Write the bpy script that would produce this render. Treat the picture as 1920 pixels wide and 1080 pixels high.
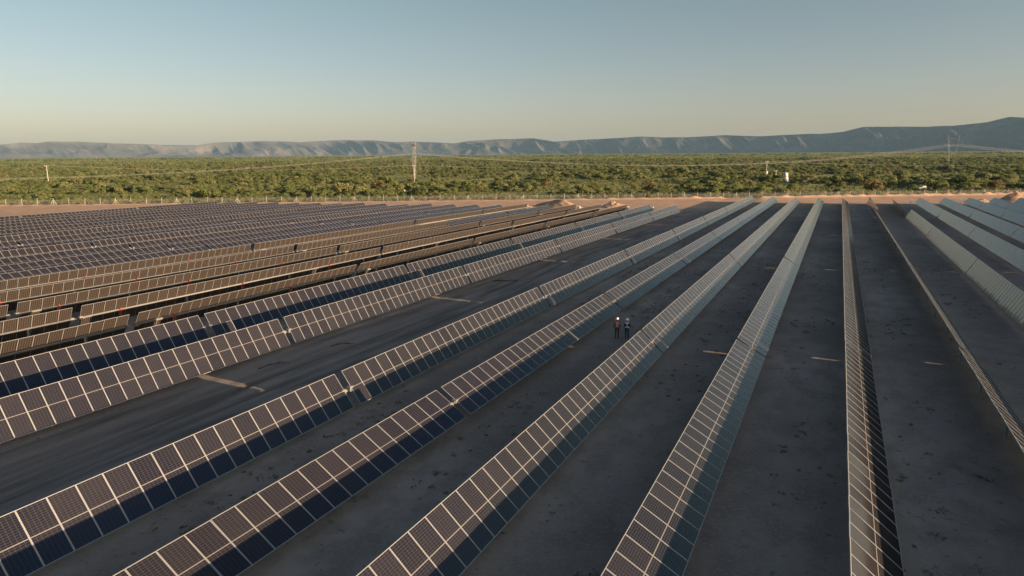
import bpy, bmesh, math, random
import numpy as np
from mathutils import Vector, Matrix, Euler

for o in list(bpy.data.objects):
    bpy.data.objects.remove(o)
SC = bpy.context.scene
COL = SC.collection
RAD = math.radians
rng = np.random.default_rng(7)
random.seed(7)

# ---------------------------------------------------------------- camera
S = 0.93                      # metres per survey unit
CAM_H = 14.6
cam_d = bpy.data.cameras.new('camera')
cam = bpy.data.objects.new('camera', cam_d)
COL.objects.link(cam)
cam_d.sensor_width = 36.0
cam_d.lens = 24.0
cam_d.clip_start = 0.5
cam_d.clip_end = 60000.0
_r = Vector((0.90381387, 0.42786251, -0.00735996))
_d = Vector((0.07571241, -0.17681488, -0.98132774))
_f = Vector((-0.4211747, 0.88638038, -0.19220224))
cam.matrix_world = Matrix(((_r.x, -_d.x, -_f.x, 0), (_r.y, -_d.y, -_f.y, 0), (_r.z, -_d.z, -_f.z, CAM_H), (0, 0, 0, 1)))
SC.camera = cam

# ---------------------------------------------------------------- sky, sun, exposure
SUN_EL, SUN_AZ = 8.8, 94.5    # azimuth clockwise from the row direction (+Y)
world = bpy.data.worlds.new('World')
SC.world = world
world.use_nodes = True
wn = world.node_tree
bg = wn.nodes['Background']
sky = wn.nodes.new('ShaderNodeTexSky')
sky.sky_type = 'NISHITA'
sky.sun_disc = False
sky.sun_elevation = RAD(SUN_EL)
sky.sun_rotation = RAD(SUN_AZ)
sky.altitude = 400.0
sky.air_density = 0.8
sky.dust_density = 1.75
sky.ozone_density = 1.0
tint = wn.nodes.new('ShaderNodeMix')                  # tint by elevation: warm low down, blue added overhead for shaded panels to reflect
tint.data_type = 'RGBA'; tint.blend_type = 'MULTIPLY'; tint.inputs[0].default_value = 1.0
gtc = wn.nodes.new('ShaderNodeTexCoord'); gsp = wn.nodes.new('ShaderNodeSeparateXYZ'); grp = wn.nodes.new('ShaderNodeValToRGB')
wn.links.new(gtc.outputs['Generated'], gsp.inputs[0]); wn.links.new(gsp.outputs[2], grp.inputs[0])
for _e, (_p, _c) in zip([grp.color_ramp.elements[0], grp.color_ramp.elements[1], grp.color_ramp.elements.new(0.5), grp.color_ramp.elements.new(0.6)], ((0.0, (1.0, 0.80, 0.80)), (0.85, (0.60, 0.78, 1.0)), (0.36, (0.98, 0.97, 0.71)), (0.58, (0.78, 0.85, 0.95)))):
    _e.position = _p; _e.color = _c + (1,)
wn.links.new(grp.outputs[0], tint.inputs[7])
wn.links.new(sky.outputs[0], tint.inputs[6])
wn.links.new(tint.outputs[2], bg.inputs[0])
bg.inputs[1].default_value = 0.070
sun_d = bpy.data.lights.new('sun', 'SUN')
sun_d.energy = 5.0
sun_d.angle = RAD(0.55)
sun_d.color = (1.0, 0.75, 0.50)
sun = bpy.data.objects.new('sun', sun_d)
COL.objects.link(sun)
_sd = Vector((math.sin(RAD(SUN_AZ)) * math.cos(RAD(SUN_EL)), math.cos(RAD(SUN_AZ)) * math.cos(RAD(SUN_EL)), math.sin(RAD(SUN_EL))))
sun.rotation_euler = _sd.to_track_quat('Z', 'Y').to_euler()
SC.view_settings.view_transform = 'Standard'
SC.view_settings.look = 'None'
SC.view_settings.exposure = 1.3
SC.view_settings.gamma = 1.0
SC.view_settings.use_curve_mapping = False
SC.cycles.max_bounces = 6
SC.cycles.volume_bounces = 1
SC.cycles.transparent_max_bounces = 12

# ---------------------------------------------------------------- helpers
SLOPE = -0.00703
def gz(x, y):                       # ground height: the field falls gently towards the fence
    return SLOPE * np.minimum(y, 285.0) if isinstance(y, np.ndarray) else SLOPE * min(y, 285.0)

def cam_px(p):                      # projected position (photo pixels) and depth
    v = Vector(p) - Vector((0, 0, CAM_H))
    z = v.dot(_f)
    return 960 + 1280 * v.dot(_r) / z, 540 + 1280 * v.dot(_d) / z, z

_perm = rng.permutation(4096)
_val = rng.random(4096)
def vnoise(x, y, seed=0):
    x = np.asarray(x, float); y = np.asarray(y, float)
    xi = np.floor(x).astype(int); yi = np.floor(y).astype(int)
    fx = x - xi; fy = y - yi
    fx = fx * fx * (3 - 2 * fx); fy = fy * fy * (3 - 2 * fy)
    def hsh(a, b): return _val[_perm[(_perm[(a + seed * 131) & 4095] + b) & 4095]]
    return (hsh(xi, yi) * (1 - fx) + hsh(xi + 1, yi) * fx) * (1 - fy) + (hsh(xi, yi + 1) * (1 - fx) + hsh(xi + 1, yi + 1) * fx) * fy
def fbm(x, y, o=4, seed=0):
    s = 0; a = 0.5
    for k in range(o):
        s = s + a * vnoise(x * 2 ** k, y * 2 ** k, seed + k); a *= 0.5
    return s

def link(o, parent=None):
    COL.objects.link(o)
    if parent is not None: o.parent = parent
    return o
def new_obj(name, mesh, parent=None):
    return link(bpy.data.objects.new(name, mesh), parent)
def empty(name, loc=(0, 0, 0), rot=(0, 0, 0)):
    o = bpy.data.objects.new(name, None)
    o.empty_display_size = 0.3
    o.location = loc; o.rotation_euler = rot
    return link(o)
def tag(o, label=None, cat=None, group=None, kind=None):
    if label: o['label'] = label
    if cat: o['category'] = cat
    if group: o['group'] = group
    if kind: o['kind'] = kind
    return o

class MB:
    """collects simple shapes for one mesh"""
    def __init__(s): s.v = []; s.f = []; s.m = []
    def add(s, verts, faces, mat=0):
        b = len(s.v); s.v.extend([tuple(q) for q in verts]); s.f.extend([tuple(i + b for i in q) for q in faces]); s.m.extend([mat] * len(faces))
    def box(s, c, d, mat=0, rot=None):
        x, y, z = d[0] / 2, d[1] / 2, d[2] / 2
        vs = [Vector((a * x, b * y, e * z)) for a in (-1, 1) for b in (-1, 1) for e in (-1, 1)]
        if rot is not None: vs = [rot @ q for q in vs]
        vs = [q + Vector(c) for q in vs]
        s.add(vs, [(0, 1, 3, 2), (4, 6, 7, 5), (0, 4, 5, 1), (2, 3, 7, 6), (0, 2, 6, 4), (1, 5, 7, 3)], mat)
    def tube(s, pts, rad, n=6, mat=0, cap=True):
        pts = [Vector(p) for p in pts]
        if not hasattr(rad, '__len__'): rad = [rad] * len(pts)
        b = len(s.v)
        for i, p in enumerate(pts):
            t = (pts[min(i + 1, len(pts) - 1)] - pts[max(i - 1, 0)]).normalized()
            a = Vector((0, 0, 1)) if abs(t.z) < 0.9 else Vector((1, 0, 0))
            u = t.cross(a).normalized(); w = t.cross(u)
            for k in range(n):
                an = 2 * math.pi * k / n
                s.v.append(tuple(p + (u * math.cos(an) + w * math.sin(an)) * rad[i]))
        for i in range(len(pts) - 1):
            for k in range(n):
                s.f.append((b + i * n + k, b + i * n + (k + 1) % n, b + (i + 1) * n + (k + 1) % n, b + (i + 1) * n + k)); s.m.append(mat)
        if cap:
            s.f.append(tuple(b + k for k in reversed(range(n)))); s.m.append(mat)
            e = b + (len(pts) - 1) * n
            s.f.append(tuple(e + k for k in range(n))); s.m.append(mat)
    def lathe(s, prof, n=20, c=(0, 0, 0), mat=0):
        b = len(s.v)
        for r, z in prof:
            for k in range(n):
                a = 2 * math.pi * k / n
                s.v.append((c[0] + r * math.cos(a), c[1] + r * math.sin(a), c[2] + z))
        for i in range(len(prof) - 1):
            for k in range(n):
                s.f.append((b + i * n + k, b + i * n + (k + 1) % n, b + (i + 1) * n + (k + 1) % n, b + (i + 1) * n + k)); s.m.append(mat)
    def mesh(s, name, mats, smooth=False):
        me = bpy.data.meshes.new(name)
        me.from_pydata(s.v, [], s.f)
        for m in mats: me.materials.append(m)
        if len(mats) > 1: me.polygons.foreach_set('material_index', s.m)
        if smooth: me.polygons.foreach_set('use_smooth', [True] * len(s.f))
        me.update()
        return me
    def obj(s, name, mats, parent=None, smooth=False):
        if not isinstance(mats, (list, tuple)): mats = [mats]
        return new_obj(name, s.mesh(name, mats, smooth), parent)

def grid_mesh(name, X, Y, Z, mat, smooth=True):
    n, m = X.shape
    me = bpy.data.meshes.new(name)
    V = np.stack([X, Y, Z], -1).reshape(-1, 3)
    i = np.arange(n * m).reshape(n, m)
    F = np.stack([i[:-1, :-1], i[1:, :-1], i[1:, 1:], i[:-1, 1:]], -1).reshape(-1, 4)
    me.vertices.add(len(V)); me.vertices.foreach_set('co', V.ravel())
    me.loops.add(F.size); me.loops.foreach_set('vertex_index', F.ravel())
    me.polygons.add(len(F))
    me.polygons.foreach_set('loop_start', np.arange(0, F.size, 4))
    me.polygons.foreach_set('loop_total', np.full(len(F), 4))
    me.polygons.foreach_set('use_smooth', np.full(len(F), smooth))
    me.materials.append(mat)
    me.update(calc_edges=True)
    return me

# ---------------------------------------------------------------- materials
class NT:
    def __init__(s, name):
        s.mat = bpy.data.materials.new(name); s.mat.use_nodes = True
        s.t = s.mat.node_tree; s.b = s.t.nodes['Principled BSDF']; s.out = s.t.nodes['Material Output']
    def n(s, kind, **kw):
        nd = s.t.nodes.new(kind)
        for k, v in kw.items():
            if k in nd.inputs.keys() if isinstance(k, str) else False: nd.inputs[k].default_value = v
            else: setattr(nd, k, v)
        return nd
    def l(s, a, b): s.t.links.new(a, b)
    def math(s, op, a, b=None, c=None):
        nd = s.t.nodes.new('ShaderNodeMath'); nd.operation = op
        for i, q in enumerate((a, b, c)):
            if q is None: continue
            if isinstance(q, (int, float)): nd.inputs[i].default_value = q
            else: s.l(q, nd.inputs[i])
        return nd.outputs[0]
    def mix(s, fac, a, b):
        nd = s.t.nodes.new('ShaderNodeMix'); nd.data_type = 'RGBA'
        for sock, q in ((nd.inputs[0], fac), (nd.inputs[6], a), (nd.inputs[7], b)):
            if isinstance(q, (int, float)): sock.default_value = q
            elif isinstance(q, tuple): sock.default_value = q if len(q) == 4 else q + (1,)
            else: s.l(q, sock)
        return nd.outputs[2]
    def noise(s, vec, scale, detail=4, rough=0.55):
        nd = s.t.nodes.new('ShaderNodeTexNoise'); nd.inputs['Scale'].default_value = scale
        nd.inputs['Detail'].default_value = detail; nd.inputs['Roughness'].default_value = rough
        if vec is not None: s.l(vec, nd.inputs['Vector'])
        return nd.outputs[0]
    def ramp(s, fac, stops):
        nd = s.t.nodes.new('ShaderNodeValToRGB'); s.l(fac, nd.inputs[0])
        el = nd.color_ramp.elements
        while len(el) < len(stops): el.new(0.5)
        for e, (p, c) in zip(el, stops):
            e.position = p; e.color = (c + (1,)) if len(c) == 3 else c
        return nd.outputs[0]
    def scale_vec(s, vec, sc):
        nd = s.t.nodes.new('ShaderNodeMapping'); nd.inputs['Scale'].default_value = sc; s.l(vec, nd.inputs[0]); return nd.outputs[0]
    def pos(s): return s.t.nodes.new('ShaderNodeNewGeometry').outputs['Position']
    def bump(s, h, strength, dist):
        nd = s.t.nodes.new('ShaderNodeBump'); nd.inputs['Strength'].default_value = strength; nd.inputs['Distance'].default_value = dist
        s.l(h, nd.inputs['Height']); s.l(nd.outputs[0], s.b.inputs['Normal'])

def simple(name, col, rough=0.6, metal=0.0, var=0.12, scale=3.0):
    m = NT(name)
    tc = m.n('ShaderNodeTexCoord')
    nz = m.noise(tc.outputs['Object'], scale)
    c = m.ramp(nz, [(0.25, tuple(q * (1 - var) for q in col)), (0.75, tuple(min(1, q * (1 + var)) for q in col))])
    m.l(c, m.b.inputs['Base Color']); m.b.inputs['Roughness'].default_value = rough; m.b.inputs['Metallic'].default_value = metal
    return m.mat

def cell_material(name='solar_glass', back=False):
    m = NT(name)
    uv = m.n('ShaderNodeUVMap').outputs[0]
    sp = m.n('ShaderNodeSeparateXYZ'); m.l(uv, sp.inputs[0])
    u, v = sp.outputs[0], sp.outputs[1]
    def line(c, n, w):
        a = m.math('FRACT', m.math('MULTIPLY', c, n))
        return m.math('GREATER_THAN', m.math('ABSOLUTE', m.math('SUBTRACT', a, 0.5)), 0.5 - w)
    lu = line(u, 6.0, 0.045)
    lv = line(v, 24.0, 0.07)
    mid = m.math('LESS_THAN', m.math('ABSOLUTE', m.math('SUBTRACT', v, 0.5)), 0.0085)
    grid = m.math('MAXIMUM', lu, lv)
    oi = m.n('ShaderNodeObjectInfo')
    tc = m.n('ShaderNodeTexCoord')
    cellc = m.mix(oi.outputs['Random'], (0.006, 0.0075, 0.014), (0.016, 0.0155, 0.021))
    dirt = m.noise(m.pos(), 0.9, 5)
    cellc = m.mix(m.math('MULTIPLY', dirt, 0.07), cellc, (0.16, 0.12, 0.09))
    c = m.mix(grid, cellc, (0.058, 0.048, 0.040))
    c = m.mix(mid, c, (0.20, 0.18, 0.16))
    if back:                       # rear of the two-sided panel: cell columns with pale bands between
        bu = line(u, 6.0, 0.15)
        c = m.mix(bu, (0.022, 0.017, 0.015), (0.085, 0.066, 0.053))
        c = m.mix(m.math('MULTIPLY', lv, 0.3), c, (0.085, 0.066, 0.053))
    m.l(c, m.b.inputs['Base Color'])
    m.b.inputs['Roughness'].default_value = 0.09 if not back else 0.3
    m.b.inputs['IOR'].default_value = 1.52
    m.b.inputs['Specular Tint'].default_value = (0.42, 0.74, 1.0, 1) if not back else (1, 1, 1, 1)      # bluish anti-reflective coating
    return m.mat

M = {}
M['glass'] = cell_material()
M['glass_back'] = cell_material('solar_glass_rear', True)
M['alu'] = simple('anodised_aluminium', (0.33, 0.32, 0.31), 0.45, 0.25, 0.05)
M['steel'] = simple('galvanised_steel', (0.21, 0.197, 0.183), 0.65, 0.15, 0.12)
M['post'] = simple('post_steel', (0.33, 0.33, 0.33), 0.55, 0.4, 0.15)
M['red'] = simple('red_primer', (0.42, 0.05, 0.03), 0.5, 0.0, 0.12)
M['white'] = simple('white_paint', (0.78, 0.78, 0.76), 0.45, 0.0, 0.04)
M['dark'] = simple('dark_rubber', (0.03, 0.03, 0.032), 0.6)
M['concrete'] = simple('pale_concrete', (0.40, 0.37, 0.32), 0.85, 0.0, 0.12)
M['lattice'] = simple('lattice_steel', (0.32, 0.31, 0.30), 0.5, 0.4)
M['conductor'] = simple('aluminium_conductor', (0.42, 0.39, 0.35), 0.5, 0.3)
M['bark'] = simple('bark', (0.16, 0.12, 0.085), 0.9, 0.0, 0.25, 4.0)
M['deadwood'] = simple('dead_wood', (0.10, 0.07, 0.05), 0.9, 0.0, 0.25, 4.0)
M['wire'] = simple('fence_wire', (0.38, 0.36, 0.33), 0.5, 0.4)

def soil_material(name, base, light, dark, road=False):
    m = NT(name)
    p = m.pos()
    big = m.noise(m.scale_vec(p, (0.06, 0.035, 0.06)), 1.0, 5)
    mid = m.noise(m.scale_vec(p, (0.55, 0.35, 0.5)), 1.0, 6, 0.62)
    fine = m.noise(p, 6.0, 6, 0.65)
    c = m.ramp(big, [(0.36, dark), (0.50, base), (0.64, light)])
    c = m.mix(m.ramp(mid, [(0.44, (0, 0, 0)), (0.60, (0.55, 0.55, 0.55))]), c, tuple(q * 0.85 for q in dark))
    c = m.mix(m.ramp(fine, [(0.50, (0, 0, 0)), (0.70, (0.6, 0.6, 0.6))]), c, light)
    if road:                       # graded, sandier soil of the perimeter road
        sx = m.n('ShaderNodeSeparateXYZ'); m.l(p, sx.inputs[0])
        d = m.math('SUBTRACT', m.math('MULTIPLY_ADD', sx.outputs[0], 0.606, 285.5), sx.outputs[1])
        d = m.math('ADD', d, m.math('MULTIPLY', m.math('SUBTRACT', big, 0.5), 50.0))
        fr = m.n('ShaderNodeMapRange'); fr.interpolation_type = 'SMOOTHSTEP'; m.l(d, fr.inputs[0]); fr.inputs[1].default_value = 75; fr.inputs[2].default_value = 40
        sandc = m.ramp(m.noise(m.scale_vec(p, (0.3, 0.3, 0.3)), 1.0, 6, 0.6), [(0.3, (0.42, 0.255, 0.16)), (0.55, (0.54, 0.345, 0.225)), (0.75, (0.60, 0.41, 0.28))])
        c = m.mix(m.math('MULTIPLY', fr.outputs[0], 0.95), c, sandc)
    spots = m.noise(p, 2.3, 3, 0.7)
    c = m.mix(m.ramp(spots, [(0.62, (0, 0, 0)), (0.68, (0.75, 0.75, 0.75))]), c, tuple(q * 0.72 for q in dark))
    m.l(c, m.b.inputs['Base Color'])
    m.b.inputs['Roughness'].default_value = 0.95
    m.b.inputs['Specular IOR Level'].default_value = 0.15
    h = m.math('ADD', m.math('MULTIPLY', mid, 0.6), m.math('MULTIPLY', fine, 0.3))
    m.bump(h, 0.6, 0.10)
    return m.mat
M['soil'] = soil_material('sandy_soil', (0.32, 0.24, 0.187), (0.42, 0.318, 0.248), (0.235, 0.177, 0.139), True)
M['sand'] = soil_material('pile_sand', (0.42, 0.275, 0.185), (0.48, 0.33, 0.23), (0.31, 0.20, 0.13))

def track_material():
    m = NT('wheel_worn_track')
    p = m.pos()
    st = m.noise(m.scale_vec(p, (0.9, 0.10, 1.0)), 1.0, 6, 0.6)
    sw = m.noise(m.scale_vec(p, (0.35, 0.06, 1.0)), 1.0, 4, 0.5)
    fine = m.noise(p, 5.0, 6, 0.65)
    c = m.ramp(st, [(0.36, (0.16, 0.127, 0.104)), (0.50, (0.25, 0.195, 0.158)), (0.64, (0.34, 0.272, 0.225))])
    c = m.mix(m.ramp(sw, [(0.45, (0, 0, 0)), (0.6, (0.5, 0.5, 0.5))]), c, (0.32, 0.255, 0.21))
    c = m.mix(m.ramp(fine, [(0.55, (0, 0, 0)), (0.75, (0.35, 0.35, 0.35))]), c, (0.14, 0.10, 0.07))
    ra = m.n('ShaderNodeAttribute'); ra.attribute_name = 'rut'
    c = m.mix(m.math('MULTIPLY', ra.outputs['Fac'], 0.55), c, (0.11, 0.085, 0.068))      # rut shade put into the colour, darker with rut depth
    m.l(c, m.b.inputs['Base Color']); m.b.inputs['Roughness'].default_value = 0.95
    m.b.inputs['Specular IOR Level'].default_value = 0.15
    m.bump(m.math('ADD', st, m.math('MULTIPLY', fine, 0.4)), 0.6, 0.08)
    return m.mat
M['track'] = track_material()

def scrub_ground_material():
    m = NT('grassy_scrub_ground')
    p = m.pos()
    a = m.noise(m.scale_vec(p, (0.02, 0.02, 0.02)), 1.0, 6)
    b = m.noise(m.scale_vec(p, (0.25, 0.25, 0.25)), 1.0, 6, 0.65)
    c = m.ramp(a, [(0.35, (0.19, 0.19, 0.055)), (0.5, (0.29, 0.27, 0.085)), (0.66, (0.42, 0.34, 0.14))])
    c = m.mix(m.ramp(b, [(0.4, (0, 0, 0)), (0.65, (0.7, 0.7, 0.7))]), c, (0.16, 0.165, 0.06))
    m.l(c, m.b.inputs['Base Color']); m.b.inputs['Roughness'].default_value = 0.95
    m.b.inputs['Specular IOR Level'].default_value = 0.1
    m.bump(b, 1.0, 0.6)
    return m.mat
M['scrub'] = scrub_ground_material()

def leaf_material(name, c0, c1, c2):
    m = NT(name)
    oi = m.n('ShaderNodeObjectInfo')
    tc = m.n('ShaderNodeTexCoord')
    nz = m.noise(tc.outputs['Object'], 0.9, 3)
    c = m.ramp(oi.outputs['Random'], [(0.0, c0), (0.55, c1), (1.0, c2)])
    c = m.mix(m.ramp(nz, [(0.4, (0, 0, 0)), (0.7, (0.6, 0.6, 0.6))]), c, tuple(q * 0.8 for q in c0))
    d = m.n('ShaderNodeBsdfDiffuse'); t = m.n('ShaderNodeBsdfTranslucent'); mx = m.n('ShaderNodeMixShader')
    mx.inputs[0].default_value = 0.48
    m.l(c, d.inputs[0]); m.l(c, t.inputs[0]); m.l(d.outputs[0], mx.inputs[1]); m.l(t.outputs[0], mx.inputs[2])
    m.l(mx.outputs[0], m.out.inputs[0])
    m.t.nodes.remove(m.b)
    return m.mat
M['leaf'] = leaf_material('olive_leaves', (0.15, 0.18, 0.065), (0.21, 0.225, 0.085), (0.28, 0.265, 0.12))
M['leaf_dry'] = leaf_material('dry_brown_leaves', (0.20, 0.165, 0.075), (0.23, 0.185, 0.085), (0.25, 0.20, 0.095))
M['weed'] = leaf_material('weed_leaves', (0.20, 0.21, 0.11), (0.24, 0.225, 0.13), (0.27, 0.24, 0.155))

def mountain_material():
    m = NT('rocky_mountain')
    p = m.pos()
    a = m.noise(m.scale_vec(p, (0.0022, 0.0022, 0.004)), 1.0, 6, 0.6)
    b = m.noise(m.scale_vec(p, (0.02, 0.02, 0.02)), 1.0, 5, 0.6)
    c = m.ramp(a, [(0.42, (0.085, 0.078, 0.066)), (0.56, (0.12, 0.105, 0.088)), (0.66, (0.20, 0.155, 0.13))])
    c = m.mix(m.ramp(b, [(0.4, (0, 0, 0)), (0.7, (0.55, 0.55, 0.55))]), c, (0.066, 0.066, 0.05))
    m.l(c, m.b.inputs['Base Color']); m.b.inputs['Roughness'].default_value = 1.0
    m.b.inputs['Specular IOR Level'].default_value = 0.0
    m.bump(b, 0.5, 12.0)
    return m.mat
M['mountain'] = mountain_material()

# ---------------------------------------------------------------- ground
ax = np.concatenate([-np.geomspace(20000, 400, 40), np.linspace(-390, 390, 40), np.geomspace(400, 20000, 40)])
ay = np.concatenate([-np.geomspace(9000, 100, 14), np.linspace(-80, 700, 60), np.geomspace(710, 20000, 46)])
GX, GY = np.meshgrid(ax, ay, indexing='ij')
GZ = gz(GX, GY) - 0.02
GZ = np.where(GY < 0, np.minimum(GZ, 0.3), GZ)
tag(new_obj('ground', grid_mesh('ground', GX, GY, GZ, M['scrub'])), 'flat scrubland reaching to the hills', 'ground', kind='structure')

def fence_y(x): return 276.8 + 0.606 * (x + 14.4)
LANE = (-36.6, -26.9)                                   # wheel track between the two panel blocks
U = np.linspace(-340, 130, 400)
T = np.concatenate([np.linspace(0, 0.9, 250), np.linspace(0.902, 1.0, 46)])
SX = np.repeat(U[:, None], len(T), 1)
y_near = -45.0
SY = y_near + T[None, :] * (fence_y(SX) + 4.5 - y_near)
dist_f = (fence_y(SX) - SY) * math.cos(math.atan(0.606))    # distance inside the fence
along = SX * 0.855 + SY * 0.518
rel = 0.05 * fbm(SX * 0.11, SY * 0.07, 3, 3) + 0.04 * fbm(SX * 0.9, SY * 0.9, 2, 5)
amp = 0.35 + 0.75 / (1 + np.exp(-(SX + 60) / 14.0))
saw = np.abs(((along * 0.2 + 0.5 * vnoise(along * 0.07, along * 0, 9)) % 1.0) - 0.35) / 0.65
berm = np.exp(-((dist_f - 2.6) / 1.4) ** 2) * 1.35 * amp * (0.35 + 0.75 * (1 - saw) * vnoise(along * 0.6, dist_f * 0.3, 11))
edge = np.exp(-((dist_f - 12.0) / 2.2) ** 2) * np.where(SX > -45, 0.4, 0.12) * fbm(SX * 0.5, SY * 0.5, 3, 21)
ruts = -0.06 * np.clip(np.sin(dist_f * 2.4) * np.exp(-((dist_f - 7) / 3) ** 2), 0, 1)
rel = rel + berm + edge + ruts + 0.06
lane_fac = np.clip(np.minimum(SX - (LANE[0] - 2), (LANE[1] + 2) - SX) / 1.2, 0, 1)
rel = rel * (1 - lane_fac) + 0.004 * lane_fac
rel = np.maximum(rel, 0.004)
SZ = gz(SX, SY) + rel
SZ[:, -1] -= 0.4; SZ[0, :] -= 0.3; SZ[-1, :] -= 0.3
tag(new_obj('site_ground', grid_mesh('site_ground', SX, SY, SZ, M['soil'])), 'bare sandy soil of the solar site inside the fence', 'ground', kind='structure')

lx = np.linspace(LANE[0] - 1.2, LANE[1] + 1.2, 66); ly = np.linspace(-20, 196, 520)
LX, LY = np.meshgrid(lx, ly, indexing='ij')
mean = 1.3 * np.sin(LY * 0.045) + 0.6 * np.sin(LY * 0.11 + 1)
rut = 0
for c0, dep in ((-34.6, .10), (-32.8, .10), (-30.2, .06)):
    rut = rut - dep * np.exp(-((LX - c0 - mean * (0.5 if c0 > -32 else 0.9)) / 0.28) ** 2) + 0.5 * dep * np.exp(-((LX - c0 - 0.5 - mean * 0.7) / 0.25) ** 2)
rel = 0.05 + 0.05 * (fbm(LX * 0.5, LY * 0.12, 4, 33) - 0.4) + rut + 0.03 * (fbm(LX * 2, LY * 1.5, 2, 40) - 0.4)
ef = np.clip(np.minimum.reduce([LX - lx[0], lx[-1] - LX, (LY - ly[0]) * 0.2, (ly[-1] - LY) * 0.2]) / 1.0, 0, 1)
rel = np.maximum(rel, 0.008) * ef + 0.008 + 0.03 * (1 - ef) * 0 - 0.06 * (ef == 0)
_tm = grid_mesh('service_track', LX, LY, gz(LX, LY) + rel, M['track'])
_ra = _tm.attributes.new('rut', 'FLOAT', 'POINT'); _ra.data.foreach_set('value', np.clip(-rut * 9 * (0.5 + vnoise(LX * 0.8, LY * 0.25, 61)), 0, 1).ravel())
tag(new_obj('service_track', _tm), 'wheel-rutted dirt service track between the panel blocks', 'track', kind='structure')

# ---------------------------------------------------------------- solar tables
ZC, HALF = 1.31, 1.14
GZR = math.atan(SLOPE)

def module_arrays(w, y=0.0, sep=None, fw=0.027):
    """one framed panel lying flat; returns verts, faces, mats, uvs(per loop)"""
    l, t = HALF, 0.018
    hw = w / 2
    V, F, Mi, UV = [], [], [], []
    if sep in (None, 'glass'):
        gx, gy, tt = l - 0.01, hw - 0.01, 0.006
        b = len(V)
        V += [(-gx, y - gy, tt), (gx, y - gy, tt), (gx, y + gy, tt), (-gx, y + gy, tt), (-gx, y - gy, -tt), (gx, y - gy, -tt), (gx, y + gy, -tt), (-gx, y + gy, -tt)]
        F += [(b, b + 1, b + 2, b + 3), (b + 7, b + 6, b + 5, b + 4)]; Mi += [0, 2 if sep is None else 1]
        UV += [(0, 0), (0, 1), (1, 1), (1, 0), (1, 0), (1, 1), (0, 1), (0, 0)]
    if sep in (None, 'frame'):
        mi = 1 if sep is None else 0
        for cx, cy, dx, dy in ((0, y - hw + fw / 2, 2 * l, fw), (0, y + hw - fw / 2, 2 * l, fw), (-l + fw / 2, y, fw, w - 2 * fw), (l - fw / 2, y, fw, w - 2 * fw)):
            b = len(V)
            V += [(cx + a * dx / 2, cy + c * dy / 2, e * t) for a in (-1, 1) for c in (-1, 1) for e in (-1, 1)]
            for q in [(0, 1, 3, 2), (4, 6, 7, 5), (0, 4, 5, 1), (2, 3, 7, 6), (0, 2, 6, 4), (1, 5, 7, 3)]:
                F.append(tuple(b + k for k in q)); Mi.append(mi); UV += [(0.05, 0.02)] * 4
    return V, F, Mi, UV
def build_modules(name, w, ys, sep=None, fw=0.027):
    V, F, Mi, UV = [], [], [], []
    for y in ys:
        v, f, mi, uv = module_arrays(w, y, sep, fw)
        b = len(V); V += v; F += [tuple(i + b for i in q) for q in f]; Mi += mi; UV += uv
    me = bpy.data.meshes.new(name); me.from_pydata(V, [], F)
    for mt in {None: [M['glass'], M['alu'], M['glass_back']], 'glass': [M['glass'], M['glass_back']], 'frame': [M['alu']]}[sep]: me.materials.append(mt)
    me.polygons.foreach_set('material_index', Mi)
    me.uv_layers.new(name='UVMap').data.foreach_set('uv', np.array(UV, float).ravel())
    me.update()
    return me
MODS = {}
def module_mesh(w, sep, fw=0.027):
    k = (round(w, 3), sep, fw)
    if k not in MODS: MODS[k] = build_modules('solar_panel' if sep != 'frame' else 'panel_frame', w, [0.0], sep, fw)
    return MODS[k]
JOIN = {}
def joined_mesh(w, pitch, n, fw=0.027):
    k = (round(w, 3), round(pitch, 3), n, fw)
    if k not in JOIN: JOIN[k] = build_modules('solar_panel_run', w, [(i - (n - 1) / 2) * pitch for i in range(n)], None, fw)
    return JOIN[k]
mb = MB(); mb.box((0, 0, (ZC - 0.1) / 2 - 0.2), (0.10, 0.16, ZC - 0.1 + 0.4)); mb.box((0, 0, ZC - 0.09), (0.2, 0.22, 0.10))
POST = mb.mesh('post', [M['post']])
mb = MB(); mb.box((0.17, 0, ZC - 0.02), (0.10, 0.16, 0.40)); mb.box((0.14, 0.0, ZC - 0.42), (0.07, 0.10, 0.5)); mb.box((0.06, 0.14, ZC - 0.03), (0.22, 0.08, 0.2))
BRACKET = mb.mesh('damper_bracket', [M['red']])
mb = MB(); mb.box((0.0, 0, ZC + 0.0), (0.26, 0.30, 0.30)); mb.tube([(0.0, 0.1, ZC - 0.05), (0.0, 0.36, ZC - 0.05)], 0.08, 8)
DRIVE = mb.mesh('bearing', [M['steel']])
TUBES = {}
def tube_mesh(ln):
    k = round(ln, 2)
    if k not in TUBES:
        b = MB(); b.tube([(0, -ln / 2, ZC), (0, ln / 2, ZC)], 0.105, 8); TUBES[k] = b.mesh('torque_tube', [M['steel']], True)
    return TUBES[k]

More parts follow.
